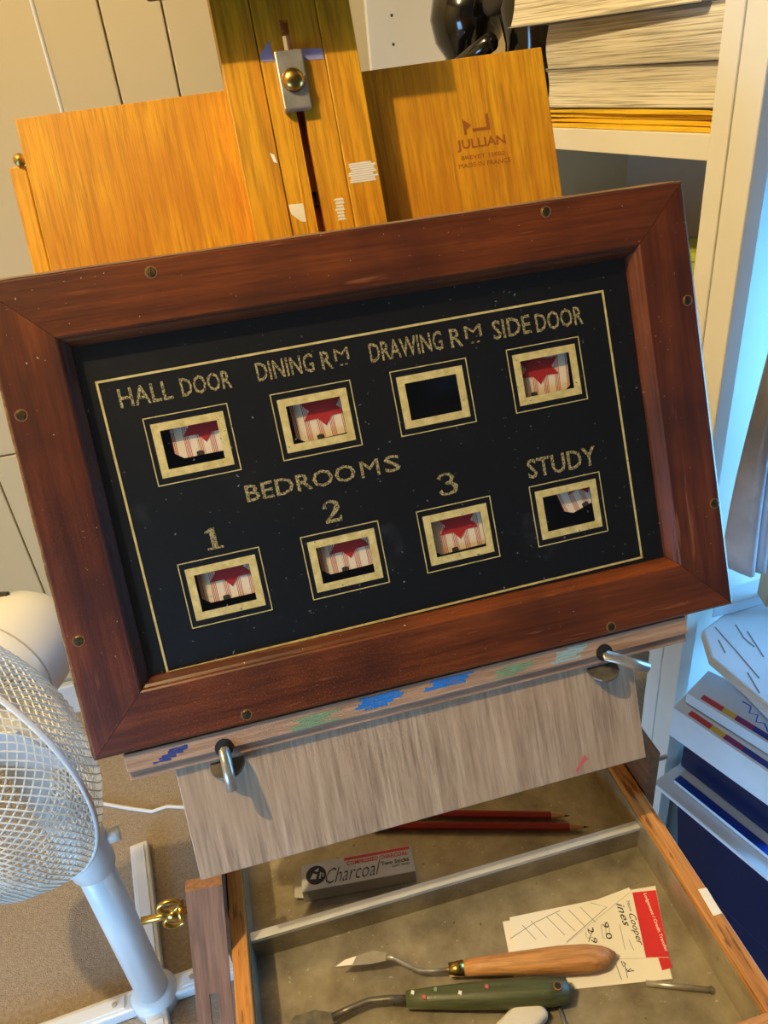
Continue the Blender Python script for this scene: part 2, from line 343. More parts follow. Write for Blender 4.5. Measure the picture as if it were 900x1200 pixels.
def digit(s, x0, x1, y0, y1):
    W_, H_ = (x1 - x0) / 1000, (y1 - y0) / 1000
    def f(b):
        P = lambda u, v: (x0 / 1000 + u * W_, -y1 / 1000 + v * H_)
        if s == '1':
            prism(b, [P(.32, .1), P(.68, .1), P(.68, 1), P(.42, 1), P(.02, .86), P(.02, .78), P(.32, .80)], 0, .0002); prism(b, [P(0, 0), P(1, 0), P(1, .1), P(0, .1)], 0, .0002)
        if s == '2':
            pts = [(.12, .68), (.14, .86), (.34, .97), (.58, .97), (.80, .86), (.82, .68), (.66, .48), (.40, .30), (.12, .12)]
            ribbon(b, [P(*p) for p in pts], [.0034, .0018, .0016, .0020, .0034, .0040, .0034, .0020, .0014], 0, .0002)
            prism(b, [P(.05, 0), P(.98, 0), P(1.0, .26), P(.92, .26), P(.86, .16), P(.05, .15)], 0, .0002)
        if s == '3':
            pts = [(.08, .78), (.18, .92), (.42, .98), (.68, .92), (.78, .76), (.66, .58), (.38, .53)]
            ribbon(b, [P(*p) for p in pts], [.0034, .0020, .0016, .0024, .0036, .0022, .0014], 0, .0002)
            pts = [(.38, .53), (.70, .50), (.90, .32), (.82, .10), (.50, .02), (.18, .06), (.06, .22)]
            ribbon(b, [P(*p) for p in pts], [.0014, .0024, .0042, .0030, .0016, .0022, .0036], 0, .0002)
    part('numeral', 'gilt_letter', glass, f)
digit('1', 106, 117.5, 184.5, 200); digit('2', 192, 205, 183.5, 199.5); digit('3', 280, 295, 181.5, 197.5)
# swinging flags behind the windows: striped card with a six pointed red star
STAR = [((.014 if i % 2 == 0 else .014 / 3 ** .5) * math.sin(i * math.pi / 6), (.014 if i % 2 == 0 else .014 / 3 ** .5) * math.cos(i * math.pi / 6)) for i in range(12)]
STAR = [(x * 1.25, y * .9) for x, y in STAR]
CARD = [(-.0235, .012), (-.0235, -.0165), (-.0175, -.021), (.0175, -.021), (.0235, -.0165), (.0235, .012)]
for col, row, fx, by, tilt in ((0, 0, .74, .80, 0), (1, 0, .66, .99, 2), (3, 0, .42, 1.03, -3), (0, 1, .62, .86, 0), (1, 1, .62, .83, 1), (2, 1, .56, .99, 1), (3, 1, .92, .80, 17)):
    fxm = (CXs[col] - HX + fx * 2 * HX) / 1000; fym = -(CYs[row] - HY + by * 2 * HY) / 1000 + .021
    if tilt == 17: fym += .0075
    fl = part('flag', 'stripe_card', bell, lambda b: prism(b, CARD, -.0004, 0), GM @ T(fxm, fym, -.0065) @ Matrix.Rotation(math.radians(tilt), 4, 'Z'))
    fl['label'] = 'red and cream striped card flag with a red star'
    part('star', 'star_red', fl, lambda b: prism(b, [p for p in STAR], .0001, .0004))
    part('notch', 'notch_dark', fl, lambda b: prism(b, [(-.0085, -.021), (-.0085, -.0185), (-.0075, -.0178), (-.0045, -.0178), (-.0035, -.0185), (-.0035, -.021)], .0001, .0004))

# ---------------------------------------------------------------- easel
EB = T(.095, .58, .585)
easel = thing('box_easel', 'wooden folding sketch box easel with open drawer and orange plywood back', 'easel', EB)
EI = EB.inverted(); LE = EI @ LEAN
mm = lambda *a: [v / 1000 for v in a]
# back panel with lit varnish
lid = part('back_panel', 'ply_orange', easel, lambda b: prism(b, [(.0375, -.30), (.4325, -.30), (.4335, .1275), (.0370, .1185)], -.068, -.060), LE, bevel=.0008)
text('stamped_name', 'JULLIAN', (.3525, .3925, .0575, .0665), 'ink_brown', lid, z=-.0599, h=.0001, weight=.02)
text('stamped_lettering', 'BREVET 15002', (.3545, .3905, .0515, .0545), 'ink_brown', lid, z=-.0599, h=.0001)
text('stamped_lettering', 'MADE IN FRANCE', (.3515, .3945, .0455, .0490), 'ink_brown', lid, z=-.0599, h=.0001)
part('stamped_emblem', 'ink_brown', lid, lambda b: (prism(b, [(.3600, .0700), (.3622, .0700), (.3622, .0735), (.3665, .0765), (.3600, .0815)], -.0599, -.0598), prism(b, [(.3672, .0715), (.3815, .0715), (.3815, .0835), (.3788, .0835), (.3788, .0738), (.3672, .0738)], -.0599, -.0598)))
for x in (.0235, .4140):
    part('side_rail', 'oak_orange_1', easel, lambda b: box(b, x, x + .012, -.30, .0905, -.094, -.0685), LE, bevel=.0015)
part('side_screw', 'brass', easel, lambda b: lathe(b, [(.0001, 0), (.0045, 0), (.0042, .002), (.002, .0032), (.0001, .0034)], 14), LE @ T(.0325, .094, -.068))
# mast of three strips with a sliding middle
MZ0, MZ1 = -.0598, -.0355
part('mast_strip', 'oak_orange_1', easel, lambda b: box(b, .1845, .2112, -.415, .30, MZ0, MZ1), LE, bevel=.0008)
part('mast_strip', 'oak_orange_1', easel, lambda b: box(b, .2578, .2822, -.415, .30, MZ0, MZ1), LE, bevel=.0008)
def slider(b):                                         # two bars joined above and below the slots
    z0, z1 = MZ0, MZ1 - .0004
    box(b, .2118, .2302, -.415, .30, z0, z1); box(b, .2362, .2572, -.415, .30, z0, z1)
    box(b, .2302, .2362, .1540, .30, z0, z1); box(b, .2302, .2362, .0960, .1300, z0, z1); box(b, .2302, .2362, -.415, .012, z0, z0 + .010)
    box(b, .2302, .2362, .012, .096, z0, z0 + .006)
sld = part('mast_slider', 'oak_orange_1', easel, slider, LE)
part('groove_strip', 'oak_orange_1', easel, lambda b: prism(b, [(.2243, .092), (.2252, .092), (.2234, .008), (.2224, .008)], MZ1 - .0004, MZ1 - .0001), LE)
part('slot_peg', 'box_brown', easel, lambda b: ring_rect(b, .2303, .2361, .030, .040, .001, MZ0 + .006, .008), LE)
pl_ = part('clamp_plate', 'steel', easel, lambda b: box(b, .2215, .2412, .0915, .1310, MZ1, MZ1 + .006), LE, bevel=.001)
part('clamp_knob', 'brass', pl_, lambda b: lathe(b, [(.0001, 0), (.0080, 0), (.0078, .0022), (.0060, .0046), (.0032, .0060), (.0001, .0064)], 22), T(.2312, .1105, MZ1 + .006), smooth=True)
# brushed on paint marks
def blot(mat, poly, z, name='paint_mark', parent=None, M=LE, step=None):
    part(name, mat, parent or easel, lambda b: prism(b, poly, z, z + .00025), M)
def dab(mat, x0, x1, y0, y1, z, rows=6, seed=1):       # dry brush patch of several uneven strokes, one mark
    rnd = random.Random(seed)
    def f(b):
        h = (y1 - y0) / rows
        for i in range(rows):
            a = x0 + rnd.random() * .12 * (x1 - x0); c = x1 - rnd.random() * .2 * (x1 - x0); y = y0 + i * h
            prism(b, [(a, y + h * .1), (c, y + h * .1), (c - .0006, y + h * .92), (a + .0005, y + h * .86)], z, z + .0002)
    part('paint_mark', mat, easel, f, LE)
dab('white_paint', .2588, .2818, .0385, .0525, MZ1, 9, 3)
blot('white_paint', [(.2120, .0300), (.2228, .0296), (.2228, .0165), (.2190, .0172), (.2128, .0232)], MZ1 - .0004)
dab('white_paint', .2450, .2532, .0140, .0300, MZ1 - .0004, 7, 5)
blot('white_paint', [(.2060, .0665), (.2088, .0650), (.2100, .0590), (.2075, .0600)], MZ1)
blot('blue_paint_pale', [(.2122, .1320), (.2205, .1410), (.2212, .1270), (.2125, .1275)], MZ1 - .0004)
blot('blue_paint_pale', [(.2425, .1335), (.2568, .1320), (.2568, .1250), (.2425, .1255)], MZ1 - .0004)
# upper canvas clamp crossing the mast
part('upper_clamp', 'clamp_wood', easel, lambda b: box(b, .1430, .2850, .1720, .2100, MZ1 + .0002, MZ1 + .042), LE, bevel=.002)
# ledge that carries the board
ledge = part('ledge', 'rail_beech', easel, lambda b: (box(b, .0195, .4600, -.3455, -.3310, -.0350, -.0040), box(b, .0195, .4600, -.3530, -.3455, -.0350, -.0075)), LE, bevel=.0008)
for mat, poly in (('blue_paint', [(.186, -.339), (.205, -.3375), (.226, -.333), (.226, -.3375), (.208, -.341), (.190, -.3425)]), ('blue_paint', [(.238, -.334), (.258, -.3325), (.279, -.3325), (.280, -.3385), (.262, -.3375), (.243, -.3395)]),
                  ('indigo_paint', [(.041, -.338), (.048, -.3345), (.056, -.339), (.062, -.3425), (.055, -.3430)]), ('green_paint', [(.135, -.341), (.160, -.336), (.178, -.338), (.165, -.3445), (.140, -.3445)]),
                  ('mint_paint', [(.345, -.334), (.368, -.332), (.372, -.338), (.358, -.343), (.346, -.340)]), ('green_paint', [(.292, -.338), (.325, -.335), (.330, -.340), (.300, -.3435)])):
    def brush(b):
        xs_ = [p[0] for p in poly]; ys_ = [p[1] for p in poly]; r_ = random.Random(int(xs_[0] * 1e4)); n_ = 5
        for k in range(n_):
            y0_ = min(ys_) + (max(ys_) - min(ys_)) * k / n_; hh = (max(ys_) - min(ys_)) / n_
            xa = min(xs_) + (max(xs_) - min(xs_)) * r_.uniform(0, .35); xb_ = max(xs_) - (max(xs_) - min(xs_)) * r_.uniform(0, .35); sk = .004 * (k - 2) / 2
            pts_ = [(xa + (xb_ - xa) * q / 6 + sk, y0_ + hh * r_.uniform(-.1, .25)) for q in range(7)] + [(xb_ - (xb_ - xa) * q / 6 + sk, y0_ + hh * r_.uniform(.7, 1.15)) for q in range(7)]
            prism(b, [(x_, min(y_, -.3318)) for x_, y_ in pts_], -.0040, -.00385 + k * .00001)
    part('paint_mark', mat, ledge, brush)
# the lower board
lower = part('lower_board', 'ply_pale', easel, lambda b: box(b, .0500, .4135, -.4435, -.3535, -.0200, -.0120), LE, bevel=.0008)
part('paint_mark', 'red_paint', lower, lambda b: prism(b, [(.352, -.438), (.361, -.427), (.364, -.431), (.356, -.436), (.353, -.442)], -.0120, -.0118))
# turn pins and washers under the ledge
for x, y, ex, ey in ((.0885, -.3445, .0885, -.372), (.387, -.3445, .4165, -.3600)):
    pin = part('pin', 'steel', easel, lambda b: tube(b, [(x, y, -.012), (x, y - .0005, -.0005), ((x + ex) / 2, (y + ey) / 2, .004), (ex, ey, .007)], [.0042, .0042, .0040, .0038], 14), LE, smooth=True)
    part('pin_hole', 'dull_black', easel, lambda b: lathe(b, [(.0001, 0), (.0068, 0), (.0068, .0006), (.0001, .0006)], 18), LE @ T(x, y + .0008, -.0041))
    part('washer', 'dark_steel', easel, lambda b: lathe(b, [(.0001, 0), (.0125, 0), (.0128, .001), (.0125, .002), (.0001, .002)], 24), LE @ T(x - .001, -.3600, -.0095) @ Matrix.Rotation(math.radians(-62), 4, 'X'))
# box body (drawer slides out of it)
WX = EI
def wpart(name, mat, fn, parent=None, **kw): return part(name, mat, parent or easel, fn, WX if parent is None else None, **kw)
bl_, br_ = -.1065, .3005
wpart('box_side', 'box_brown', lambda b: box(b, bl_, bl_ + .011, .402, .86, .585, .700), bevel=.001)
wpart('box_side', 'box_brown', lambda b: box(b, br_ - .011, br_, .402, .86, .585, .700), bevel=.001)
wpart('box_back', 'box_brown', lambda b: box(b, bl_ + .011, br_ - .011, .849, .86, .585, .700), bevel=.001)
wpart('box_bottom', 'box_brown', lambda b: box(b, bl_, br_, .402, .86, .574, .585), bevel=.001)
wpart('stay_bar', 'dull_black', lambda b: tube(b, [(-.1085, .40, .700), (-.1075, .392, .665), (-.1068, .384, .622)], .0016, 6))
# drawer
drawer = wpart('drawer_base', 'drawer_oak', lambda b: box(b, -.0945, .2880, .190, .640, .5862, .5960))
DZ = .651
def ds(fn, name='drawer_side', mat='drawer_oak', **kw): return part(name, mat, drawer, fn, **kw)
ds(lambda b: box(b, -.0945, -.0815, .212, .640, .5960, DZ), bevel=.001)
ds(lambda b: box(b, .2735, .2880, .212, .640, .5960, DZ), bevel=.001)
ds(lambda b: box(b, -.0945, .2880, .190, .212, .5960, DZ + .002), 'drawer_front', 'handle_beech', bevel=.001)
ds(lambda b: box(b, -.0815, .2735, .630, .640, .5960, DZ), 'drawer_back')
FZ = .6090
li = lambda b: (box(b, -.0810, .2730, .2125, .6295, FZ - .0012, FZ), box(b, -.0814, -.0806, .2125, .6295, FZ, .6440), box(b, .2726, .2734, .2125, .6295, FZ, .6440), box(b, -.0806, .2726, .2122, .2130, FZ, .6440), box(b, -.0806, .2726, .6288, .6296, FZ, .6440))
ds(li, 'tin_liner', 'tin')
ds(lambda b: box(b, -.0804, .2724, .3800, .3812, FZ, .6370), 'tin_divider', 'tin')
ds(lambda b: (box(b, -.0804, .2724, .3785, .3860, .6370, .6382), box(b, -.0804, .2724, .3785, .3795, .6345, .6370)), 'divider_lip', 'tin_edge')
blp = [at(818, 1042, DZ + .0006), at(828, 1040, DZ + .0006), at(846, 1070, DZ + .0006), at(836, 1073, DZ + .0006)]
ds(lambda b: prism(b, [(max(p.x, .2745), p.y) for p in blp], DZ + .0001, DZ + .0004), 'paint_mark', 'white_paint')
# legs with a long slot
def leg(sx):
    top = Vector((-.1060, .386, .690)) if sx < 0 else Vector((.255, .45, .560)); d = Vector((.14 * sx if sx < 0 else .02, -.36 if sx < 0 else -.10, -1)).normalized(); L = top.z / -d.z - .003
    xax = Vector((1, 0, .14 * sx)); xax = (xax - xax.dot(d) * d).normalized(); zax = xax.cross(-d)
    M = EI @ basis(top, xax, -d, zax)
    def f(b):
        h = .0140; q = -.074
        box(b, -h, h, q, .020, -.007, .007); box(b, -h, -.0034, -L + .08, q, -.007, .007); box(b, .0034, h, -L + .08, q, -.007, .007); box(b, -h, h, -L, -L + .08, -.007, .007)
        bmesh.ops.remove_doubles(b, verts=b.verts[:], dist=1e-6)
    return part('leg', 'leg_beech', easel, f, M)
leg(-1); leg(1)
def rear(b): tube(b, [(0, 0, 0), (0, .28, -.585)], .013, 4)
wpart('leg', 'leg_beech', lambda b: tube(b, [(.097, .872, .66), (.097, 1.12, .013)], .018, 4))
# wing nut and bolt on the left, pin on the right
wn = wpart('wing_bolt', 'brass', lambda b: (tube(b, [(-.1210, .392, .682), (-.158, .392, .6840)], .0031, 10), tube(b, [(-.1245, .392, .682), (-.1285, .392, .682)], .0085, 18), tube(b, [(-.1285, .392, .682), (-.1385, .392, .6825)], [.0062, .0045], 14)), smooth=True)
for s in (-1, 1):
    part('wing', 'brass', wn, lambda b: rings(b, [[(-.1325 + .0075 * math.cos(t_ * math.pi / 8) * 1.1 + (.0020 + .0006 * s) * math.cos(k * math.pi / 3) * math.cos(t_ * math.pi / 8) - .002, .392 + .0022 * math.sin(k * math.pi / 3), .6825 + s * (.0100 + .0062 * math.sin(t_ * math.pi / 8)) + .0020 * math.cos(k * math.pi / 3) * math.sin(t_ * math.pi / 8) * s) for k in range(6)] for t_ in range(16)], False, True), smooth=True)
wpart('hinge_screw', 'brass', lambda b: lathe(b, [(.0001, 0), (.004, 0), (.0036, .0022), (.0001, .003)], 12, T(-.1085, .398, .690) @ Matrix.Rotation(-math.pi / 2, 4, 'Y')))
pr = at_plane(760, 893, (0, .42, 0), (0, 1, 0))
wpart('side_pin', 'steel', lambda b: tube(b, [(br_ - .001, pr.y, pr.z), (br_ + .020, pr.y, pr.z + .001)], .0022, 10))
for dz in (.012, -.012): wpart('side_screw', 'brass', lambda b: lathe(b, [(.0001, 0), (.0036, 0), (.003, .002), (.0001, .0026)], 12, T(br_, .414, .672 + dz) @ Matrix.Rotation(math.pi / 2, 4, 'Y')))

# ---------------------------------------------------------------- things in the drawer
def flatbase(px0, px1, z):                             # frame with x along the two pixels on height z
    a = at(*px0, z); b = at(*px1, z); x = (b - a).normalized(); return basis(a, x, Vector((-x.y, x.x, 0)), Vector((0, 0, 1))), (b - a).length
# charcoal carton
Mx, Lc = flatbase((354, 1046), (487, 1021), FZ + .015); Mx.translation.z = FZ + .0004
cb = thing('charcoal_box', 'small grey cardboard carton of charcoal sticks in the drawer', 'carton', Mx)
cw = .0265
part('carton_body', 'card_grey', cb, lambda b: box(b, 0, Lc, 0, cw, 0, .0150), bevel=.0006)
part('end_flap', 'card_grey', cb, lambda b: prism(b, [(-.008, .003), (0, .001), (0, cw - .001), (-.008, cw - .003)], .004, .0048))
part('red_band', 'ink_red', cb, lambda b: box(b, .040, Lc - .002, cw - .0036, cw - .0008, .0150, .0152))
text('lettering', 'COMPRESSED CHARCOAL', (.042, Lc - .004, cw - .0088, cw - .0048), 'ink_red', cb, z=.0150, weight=.02)
text('lettering', 'Two Sticks', (Lc - .030, Lc - .004, .0112, .0152), 'ink', cb, z=.0150, weight=.01)
text('lettering', 'SOFT TWO', (Lc - .020, Lc - .004, .0078, .0098), 'ink', cb, z=.0150)
text('handwriting', 'Charcoal', (.022, Lc - .030, .0035, .0180), 'ink', cb, z=.0150, shear=.5, weight=-.012)
part('round_emblem', 'box_logo', cb, lambda b: lathe(b, [(.0001, 0), (.0092, 0), (.0092, .0002), (.0001, .0002)], 26, T(.0135, .0140, .0150)))
part('emblem_marks', 'card_grey', cb, lambda b: (prism(b, [(.008, .011), (.013, .010), (.0145, .014), (.011, .016)], .0152, .0154), prism(b, [(.012, .018), (.0165, .0205), (.0155, .017)], .0152, .0154), prism(b, [(.016, .010), (.0175, .016), (.0185, .0155), (.0172, .0095)], .0152, .0154), prism(b, [(.0190, .011), (.0195, .0150), (.0205, .0145), (.0202, .0115)], .0152, .0154)))
# two pencils
def pencil(px0, px1, z, label, dy=0):
    a = at(*px0, z); b = at(*px1, z); d = (b - a).normalized(); L = (b - a).length
    M = basis(a, d, Vector((0, 0, 1)).cross(d), Vector((0, 0, 1)))
    p = thing('pencil', label, 'pencil', M, 'pencils in the drawer')
    hexr = lambda x, r: [(x, r * math.cos(k * math.pi / 3 + .52), r * math.sin(k * math.pi / 3 + .52)) for k in range(6)]
    part('barrel', 'pencil_red', p, lambda bm: rings(bm, [hexr(-.06, .0036), hexr(L - .018, .0036)]))
    part('sharpened_wood', 'pencil_wood', p, lambda bm: rings(bm, [hexr(L - .018, .0035), hexr(L - .005, .0012)]))
    part('lead', 'graphite', p, lambda bm: rings(bm, [hexr(L - .005, .0011), hexr(L, .0002)]))
pencil((510, 968), (690, 969), FZ + .0042, 'red pencil with pale sharpened tip lying nearer the tin divider')
pencil((550, 954), (668, 956), FZ + .0042, 'red pencil lying farther back under the lower board')
# palette knives
def loft(bm, secs, n=14):                              # secs: x, y centre, z centre, half width, half height
    rings(bm, [[(x, y + w * math.cos(k * 2 * math.pi / n), z + h * math.sin(k * 2 * math.pi / n)) for k in range(n)] for x, y, z, w, h in secs])
def knife(px0, px1, z, label, hmat, spec):
    M, L = flatbase(px0, px1, z); M.translation.z = FZ
    k = thing('palette_knife', label, 'palette knife', M)
    spec(k, L); return k
def kn1(k, L):                                         # origin at the ferrule, x runs to the butt
    part('handle', 'handle_beech', k, lambda b: loft(b, [(.012, 0, .0095, .0058, .0055), (.03, 0, .0100, .0072, .0068), (.06, -.0005, .0105, .0088, .0082), (.09, -.001, .0110, .0104, .0094), (.112, -.0015, .0108, .0104, .0092), (.125, -.001, .0100, .0080, .0075), (L - .004, .001, .0090, .0042, .0045), (L, .0015, .0085, .0012, .0015)]), smooth=True)
    part('ferrule', 'brass', k, lambda b: loft(b, [(0, 0, .0092, .0050, .0048), (.012, 0, .0095, .0062, .0058)]), smooth=True)
    part('neck', 'steel', k, lambda b: tube(b, [(.001, 0, .0092), (-.012, 0, .0090), (-.024, .001, .0092), (-.034, .005, .0120), (-.044, .010, .0145), (-.050, .0115, .0145)], [.0020, .0018, .0017, .0017, .0019, .0024], 8), smooth=True)
    part('blade', 'steel', k, lambda b: prism(b, [(-.050, .0085), (-.049, .0145), (-.060, .0178), (-.084, .0120), (-.092, .0070), (-.062, .0070)], .0138, .0145))
    part('paint_mark', 'white_paint', k, lambda b: prism(b, [(-.0745, .0140), (-.084, .0118), (-.0915, .0072), (-.078, .0074)], .0146, .0149))
knife((526, 1136), (722, 1119), FZ + .0095, 'palette knife with bare wooden handle and brass ferrule lying on the paper slips', 'handle_beech', kn1)
def kn2(k, L):
    part('handle', 'green_handle', k, lambda b: loft(b, [(0, 0, .0082, .0062, .0055), (.02, 0, .0092, .0078, .0066), (.05, 0, .0102, .0096, .0078), (.08, 0, .0108, .0110, .0086), (.108, .0005, .0105, .0110, .0084), (.126, .001, .0098, .0090, .0074), (L - .004, .002, .0088, .0046, .0044), (L, .0025, .0084, .0014, .0016)]), smooth=True)
    part('hanging_hole', 'dull_black', k, lambda b: lathe(b, [(.0001, 0), (.0026, 0), (.0026, .0010), (.0001, .0010)], 14, T(.118, .0005, .0180)))
    part('hole_rim', 'screw_ring', k, lambda b: rings(b, [[(.118 + r_ * math.cos(q * math.pi / 8), .0005 + r_ * math.sin(q * math.pi / 8), z_) for q in range(16)] for r_, z_ in ((.0026, .0178), (.0026, .0192), (.0034, .0190), (.0034, .0176))], False, True))
    part('neck', 'dark_steel', k, lambda b: tube(b, [(.001, 0, .0085), (-.014, .001, .0085), (-.030, .0, .0088), (-.044, -.005, .0090), (-.058, -.0105, .0078)], [.0034, .0030, .0026, .0026, .0032], 8), smooth=True)
    part('blade', 'dark_steel', k, lambda b: prism(b, [(-.054, -.0135), (-.057, -.0068), (-.072, -.0040), (-.088, -.0080), (-.092, -.0130), (-.075, -.0185)], .0062, .0070))
    for i in range(5): part('paint_mark', ('white_paint', 'red_paint', 'green_paint')[i % 3], k, lambda b: (lambda x_, y_: prism(b, [(x_, y_), (x_ + .0025, y_ - .001), (x_ + .0030, y_ + .0018), (x_ + .0008, y_ + .0024)], .0130 + x_ * .06, .0152 + x_ * .078))((.004, .013, .022, .041, .062)[i], (.001, -.003, .002, -.002, .001)[i]))
knife((476, 1171), (674, 1163), FZ + .009, 'palette knife with green painted handle and curved paint crusted blade', 'green_handle', kn2)
# paper slips
def pxpoly(px, z): return [(at(x, y, z).x, at(x, y, z).y) for x, y in px]
zb = FZ + .0004
def slab(name, mat, px, z0, z1, label=None, cat=None, parent=None, group=None):
    bm = bmesh.new(); prism(bm, pxpoly(px, z1), z0, z1); o = obj(name, bm, mat, parent)
    if label: tag(o, label, cat, group)
    return o
red0 = thing('payment_slip', 'white payment slip with a red edge peeping out, lying undermost in the drawer', 'paper slip')
slab('sheet', 'paper', [(589, 1080), (606, 1166), (788, 1147), (776, 1100), (740, 1052)], zb, zb + .0003, parent=red0)
slab('red_edge', 'slip_red', [(775, 1095), (788, 1134), (776, 1137), (764, 1100)], zb + .0003, zb + .0005, parent=red0)
slab('ruled_line', 'ink_grey', [(721, 1129), (722, 1129), (729, 1148), (728, 1148)], zb + .0003, zb + .0004, parent=red0)
slab('ruled_line', 'ink_grey', [(731, 1128), (732, 1128), (736, 1146), (735, 1146)], zb + .0003, zb + .0004, parent=red0)
z1_ = zb + .0009
slipA = thing('payment_slip', 'white payment slip with red printed end band and folded corner in the drawer', 'paper slip')
slab('sheet', 'paper', [(738, 1043), (768, 1038), (784, 1122), (700, 1124), (650, 1116), (640, 1112)], zb + .0006, z1_, parent=slipA)
slab('red_band', 'slip_red', [(741, 1046), (768.5, 1043), (784, 1121.5), (757, 1122)], z1_, z1_ + .0001, parent=slipA)
slab('folded_flap', 'paper', [(597, 1075), (700, 1054), (737, 1040), (740, 1044), (662, 1107), (604, 1120)], z1_ + .0002, z1_ + .0006, parent=slipA)
def strokes(mat, lst, w, z, parent, name='handwriting'):
    def f(b):
        for pts in lst: ribbon(b, [(at(x, y, z).x, at(x, y, z).y) for x, y in pts], w, z, .0001)
    return part(name, mat, parent, f)
zl = z1_ + .0006
strokes('ink_grey', [[(612, 1084), (628, 1101)], [(622, 1079), (641, 1099)], [(640, 1074), (662, 1096)], [(652, 1070), (674, 1091)], [(666, 1066), (686, 1086)], [(680, 1063), (698, 1081)], [(692, 1058), (711, 1063), (664, 1104)], [(598, 1100), (627, 1081), (656, 1067)]], .0005, zl, slipA, 'ruled_line')
K = lambda cx_, cy_, pts: [(640 + x * 160 / 900, 1030 + y * 130 / 731) for x, y in pts]
def along(name, body, mat, p, q, z_, lo, hi, parent, **kw):
    a_, b_ = at(*p, z_), at(*q, z_); dv = (b_ - a_).normalized()
    text(name, body, (0, (b_ - a_).length, lo, hi), mat, parent, basis(a_ + Vector((0, 0, .0001)), dv, Vector((-dv.y, dv.x, 0)), Vector((0, 0, 1))), **kw)
along('handwriting', 'Cooper', 'ink', (734, 1071), (745, 1108), z1_, 0, .0072, slipA, shear=.35)
along('handwriting', 'ines', 'ink', (722, 1059), (731, 1086), z1_, 0, .0060, slipA, shear=.35)
along('handwriting', '9 0', 'ink', (705, 1081), (711, 1101), z1_, 0, .0052, slipA)
along('handwriting', '2 9', 'ink', (688, 1088), (694, 1106), z1_, 0, .0050, slipA)
strokes('ink', [K(0, 0, [(310, 320), (280, 415)])], .0006, z1_, slipA)
strokes('ink_grey', [K(0, 0, p) for p in ([(485, 300), (520, 465)], [(545, 400), (578, 470)], [(362, 300), (375, 390), (425, 390), (412, 300)], [(388, 300), (400, 390)], [(258, 350), (270, 390), (310, 385)])], .0004, z1_, slipA, 'ruled_line')
strokes('ink', [K(0, 0, p) for p in ([(495, 540), (510, 580), (525, 560), (505, 545)], [(520, 585), (540, 610), (580, 605), (555, 592), (535, 612)])], .0007, zb + .0003, red0)
a_, b_ = at(747, 1048, z1_), at(772, 1116, z1_); dv = (b_ - a_).normalized()
text('lettering', 'Lodgement / Credit Transfer', (0, (b_ - a_).length, .0045, .0080), 'paper', slipA, basis(a_ + Vector((0, 0, .0001)), dv, Vector((-dv.y, dv.x, 0)), Vector((0, 0, 1))), weight=.01)
a_, b_ = at(734, 1056, z1_), at(738, 1068, z1_); dv = (b_ - a_).normalized()
text('lettering', 'Name', (0, (b_ - a_).length, 0, .0028), 'ink_grey', slipA, basis(a_, dv, Vector((-dv.y, dv.x, 0)), Vector((0, 0, 1))))
# rods and eraser
a_, b_ = at(757, 1152, FZ + .003), at(832, 1160, FZ + .003)
nl = thing('metal_rod', 'thin steel rod with a flat end lying beside the paper slips', 'rod', T(*a_)); M = T(*(-a_))
part('shaft', 'steel', nl, lambda b: tube(b, [a_, b_], .0021, 10), M, smooth=True); part('head', 'dark_steel', nl, lambda b: tube(b, [b_, b_ + (b_ - a_).normalized() * .002], .0027, 12), M)
a_, b_ = at(652, 1170, FZ + .0022), at(664, 1206, FZ + .0022)
r2 = thing('metal_rod', 'thin dark rod poking out from under the green knife handle', 'rod', T(*a_))
part('shaft', 'dark_steel', r2, lambda b: tube(b, [a_, b_], .0015, 8), T(*(-a_))); part('tip', 'steel', r2, lambda b: tube(b, [b_, b_ + (b_ - a_).normalized() * .006], [.0015, .0004], 8), T(*(-a_)))
e_ = at(612, 1196, FZ + .008); e_.z = FZ + .0003
er = part('eraser', 'eraser', None, lambda b: box(b, -.020, .019, -.011, .011, 0, .012), e_ and (T(*e_) @ Matrix.Rotation(.42, 4, 'Z')), bevel=.004, seg=4)
tag(er, 'off white rounded rubber eraser in the drawer near the green knife', 'eraser')

